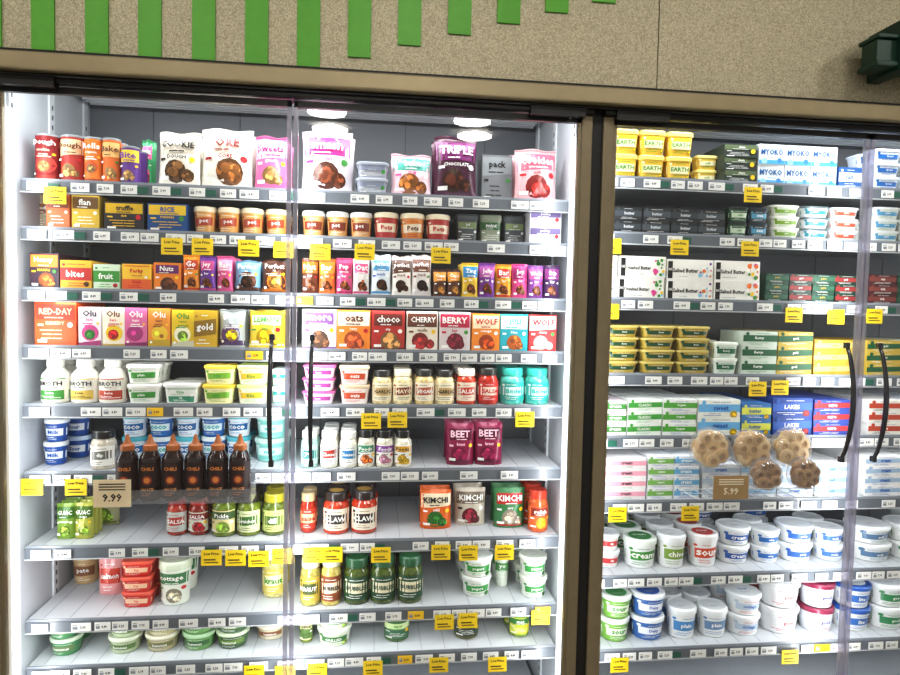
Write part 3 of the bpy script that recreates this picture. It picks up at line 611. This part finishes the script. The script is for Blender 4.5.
M_BG=mk('dark_green_metal',.4,attr=False,col=lin('17382c'))
bk=MB(); x0,z0=pix(868,70,-.12); x1,z1=pix(868,38,-.12)
bk.box(x0,x0+.5,-.15,-.09,z0+.015,z1-.012,(1,1,1,1),0); bk.box(x0-.004,x0+.5,-.16,-.08,z1-.012,z1,(1,1,1,1),0); bk.box(x0-.004,x0+.5,-.16,-.08,z0,z0+.015,(1,1,1,1),0)
bk.box(x0+.06,x0+.1,-.17,SY,z0-.01,z1+.04,(1,1,1,1),0); bk.box(x0+.3,x0+.34,-.17,SY,z0-.01,z1+.04,(1,1,1,1),0)
bk.obj('sign_bracket',mats=[M_BG],bevel=.003)
# ------------------------------------------------------------------ hot sauce hanging rack
ys=.035; zb=pix(180,503,ys)[1]
sd=Dz('2a1414','4a1418','BURN','sauce','e0873c','e0873c',None,0,lid='a8602c',cont='241012'); sd['art']=[('t','CHILI',0,.82,.1,'e0873c',.6),('c',0,.5,.22,'8a2a1c'),('c',0,.5,.14,'d8843c'),('t','SAUCE',0,.24,.08,'e8a060',.6)]+micro(2,-.3,.3,.04,.16,'b5682c')
X0=xz(112,zb,ys); X1=xz(249,zb,ys); w=(X1-X0)/6
for i in range(6):
    t,_=template('sauce',w*.96,64/Fpx*(ys+D),sd); mb=MB(); mb.stamp(t,(X0+w*(i+.5),ys,zb+.004),0); mb.obj('hot_sauce_bottle')
rk=MB(); z6=S[6]
rk.box(X0-.006,X1+.006,ys-.006,ys+w+.002,zb,zb+.003,(1,1,1,1),4); rk.box(X0-.006,X1+.006,ys-.008,ys-.006,zb,zb+.04,(1,1,1,1),4)
rk.box(X0-.008,X0-.005,ys-.006,ys+w+.002,zb,zb+.05,(1,1,1,1),4); rk.box(X1+.005,X1+.008,ys-.006,ys+w+.002,zb,zb+.05,(1,1,1,1),4)
rk.box(X0-.006,X1+.006,LY-.012,LY-.010,zb,z6+.01,(1,1,1,1),4)
for q in (X0+.01,X1-.02): rk.box(q,q+.01,LY-.012,LY+.03,z6+.01,z6+.013,C('gr'),0)
rk.obj('acrylic_bottle_rack')
def card(name,u0,v0,u1,v1,y,bg,txt,tc):
    a,zt=pix(u0,v0,y); b2,zb2=pix(u1,v1,y); m=MB(); m.box(a,b2,y,y+.002,zb2,zt,C(bg),1)
    V,F,s=textmesh(txt); h=(zt-zb2)*.3; 
    m.add([((a+b2)/2+p*h,y-.001,zb2+(zt-zb2)*.2+q*h) for p,q in V],F,C(tc),1)
    for k in (.62,.72,.82): m.box(a+(b2-a)*.15,a+(b2-a)*.85,y-.001,y,zb2+(zt-zb2)*k,zb2+(zt-zb2)*(k+.04),C(tc),1)
    m.obj(name)
card('price_sign_card',93,480,131,507,.02,'f0dcb8','9.99','3a2f24')
card('price_sign_card',714,476,748,499,.0003,'a88a60','5.99','f0e6d0')
# ------------------------------------------------------------------ cookie packs in hanging basket
def cookie(r,t,col,dk):
    m=MB(); lathe(m,[(.6,0,col,1),(.9,.12,col,1),(1,.4,col,1),(.95,.72,col,1),(.7,.97,col,1),(.42,1,dk,1),(.22,.8,dk,1)],2*r,t,segs=16)
    return m
def pack(u,v,rpx,y,cols,nm):
    x,z=pix(u,v,y); r=rpx/Fpx*(y+D); m=MB()
    for layer in range(3):
        for i in range(8):
            a=i*math.pi/3.5+.3+layer*.45; q=.58 if i<7 else 0
            dx,dz=math.cos(a)*q,math.sin(a)*q
            cl=random.choice(cols); rr=r*RU(.36,.41); c=cookie(rr,.014,cl[0],cl[1])
            m.stamp(c,(x+dx*r,y+.022+.009*layer+RU(0,.005)-(.004 if i==7 else 0),z+dz*r-rr),0,1,math.radians(90)+RU(-.2,.2))
    s=MB(); lathe(s,[(.98,0,'w',6),(1.0,.1,'w',6),(1.1,.12,'w',6),(1.1,.18,'w',6),(1.0,.22,'w',6),(.95,.85,'w',6),(.86,1,'w',6)],2*r,.046,segs=28)
    m.stamp(s,(x,y+.047,z-r),0,1,math.radians(90))
    m.obj(nm)
tanc=[('dcb67e','b98c50'),('d2a86c','a98048'),('e4c290','c49a60')]; drk=[('b08450','8a5c34'),('a0743f','7a4e2a')]
for u,v,yy,cs in [(715,450,.056,tanc),(756,451,.056,tanc),(797,449,.056,tanc),(771,477,.004,drk),(810,476,.004,drk)]:
    pack(u,v,21 if cs is tanc else 17,yy,cs,'cookie_clamshell')
bz=pix(760,498,.01)[1]; bx0=pix(697,497,.01)[0]; bx1=pix(830,497,.01)[0]
bs=MB()
def wire(m,x0,x1,y0,y1,z0,z1): m.box(x0,x1,y0,y1,z0,z1,C('c8ccd0'),0)
for q in range(12):
    xx=bx0+(bx1-bx0)*q/11; wire(bs,xx-.0008,xx+.0008,.003,.114,bz,bz+.0016)
    if q%4==0: wire(bs,xx-.0008,xx+.0008,.112,.114,bz,Rr[6]+.005)
for yy in (.003,.06,.112): wire(bs,bx0,bx1,yy,yy+.002,bz,bz+.002)
wire(bs,bx0,bx1,.003,.005,bz+.03,bz+.032)
bs.obj('wire_cookie_basket')
# ------------------------------------------------------------------ room
def flat(name,x0,x1,y0,y1,z0,z1,mat):
    m=MB(); m.box(x0,x1,y0,y1,z0,z1,(1,1,1,1),0); m.obj(name,mats=[mat])
fm=mk('polished_concrete_floor',.25,attr=False,col=lin('a39c92'),noise=.12,nscale=3)
wm=mk('painted_wall',.7,attr=False,col=lin('cfc8ba'),noise=.03,nscale=10)
flat('floor',-4,6,-6,.8,-.05,0,fm); flat('ceiling',-4,6,-6,.8,3.2,3.25,wm); flat('wall_back',-4,6,.7,.8,0,3.2,wm)
def refl(u,v,zc):
    d=ray(u,v); t=(zc-CZ)/d.z; return d.x*t, -(-D+d.y*t)
def lamp(x,y,dia):
    m=MB(); lathe(m,[(1,0,'w',0),(1,.5,'w',0),(.8,1,'w',0)],dia,.025,segs=28); o=MB(); o.stamp(m,(x,y-dia/2,3.165)); o.obj('ceiling_lamp',mats=[M_LAMP])
for u,v in ((327,112),(330,129),(472,121),(474,136)):
    x,y=refl(u,v,3.18); lamp(x,y,.34)
for x in (-2.4,-1.1,.2,1.5,2.8): lamp(x,-1.7,.34)
w=bpy.data.worlds.new('world'); bpy.context.scene.world=w; w.use_nodes=True
bg=w.node_tree.nodes['Background']; bg.inputs[0].default_value=(1,.97,.9,1); bg.inputs[1].default_value=.45
vs=bpy.context.scene.view_settings
vs.view_transform='Standard'
try: vs.look='Medium High Contrast'
except Exception: vs.look='None'
vs.exposure=0.0
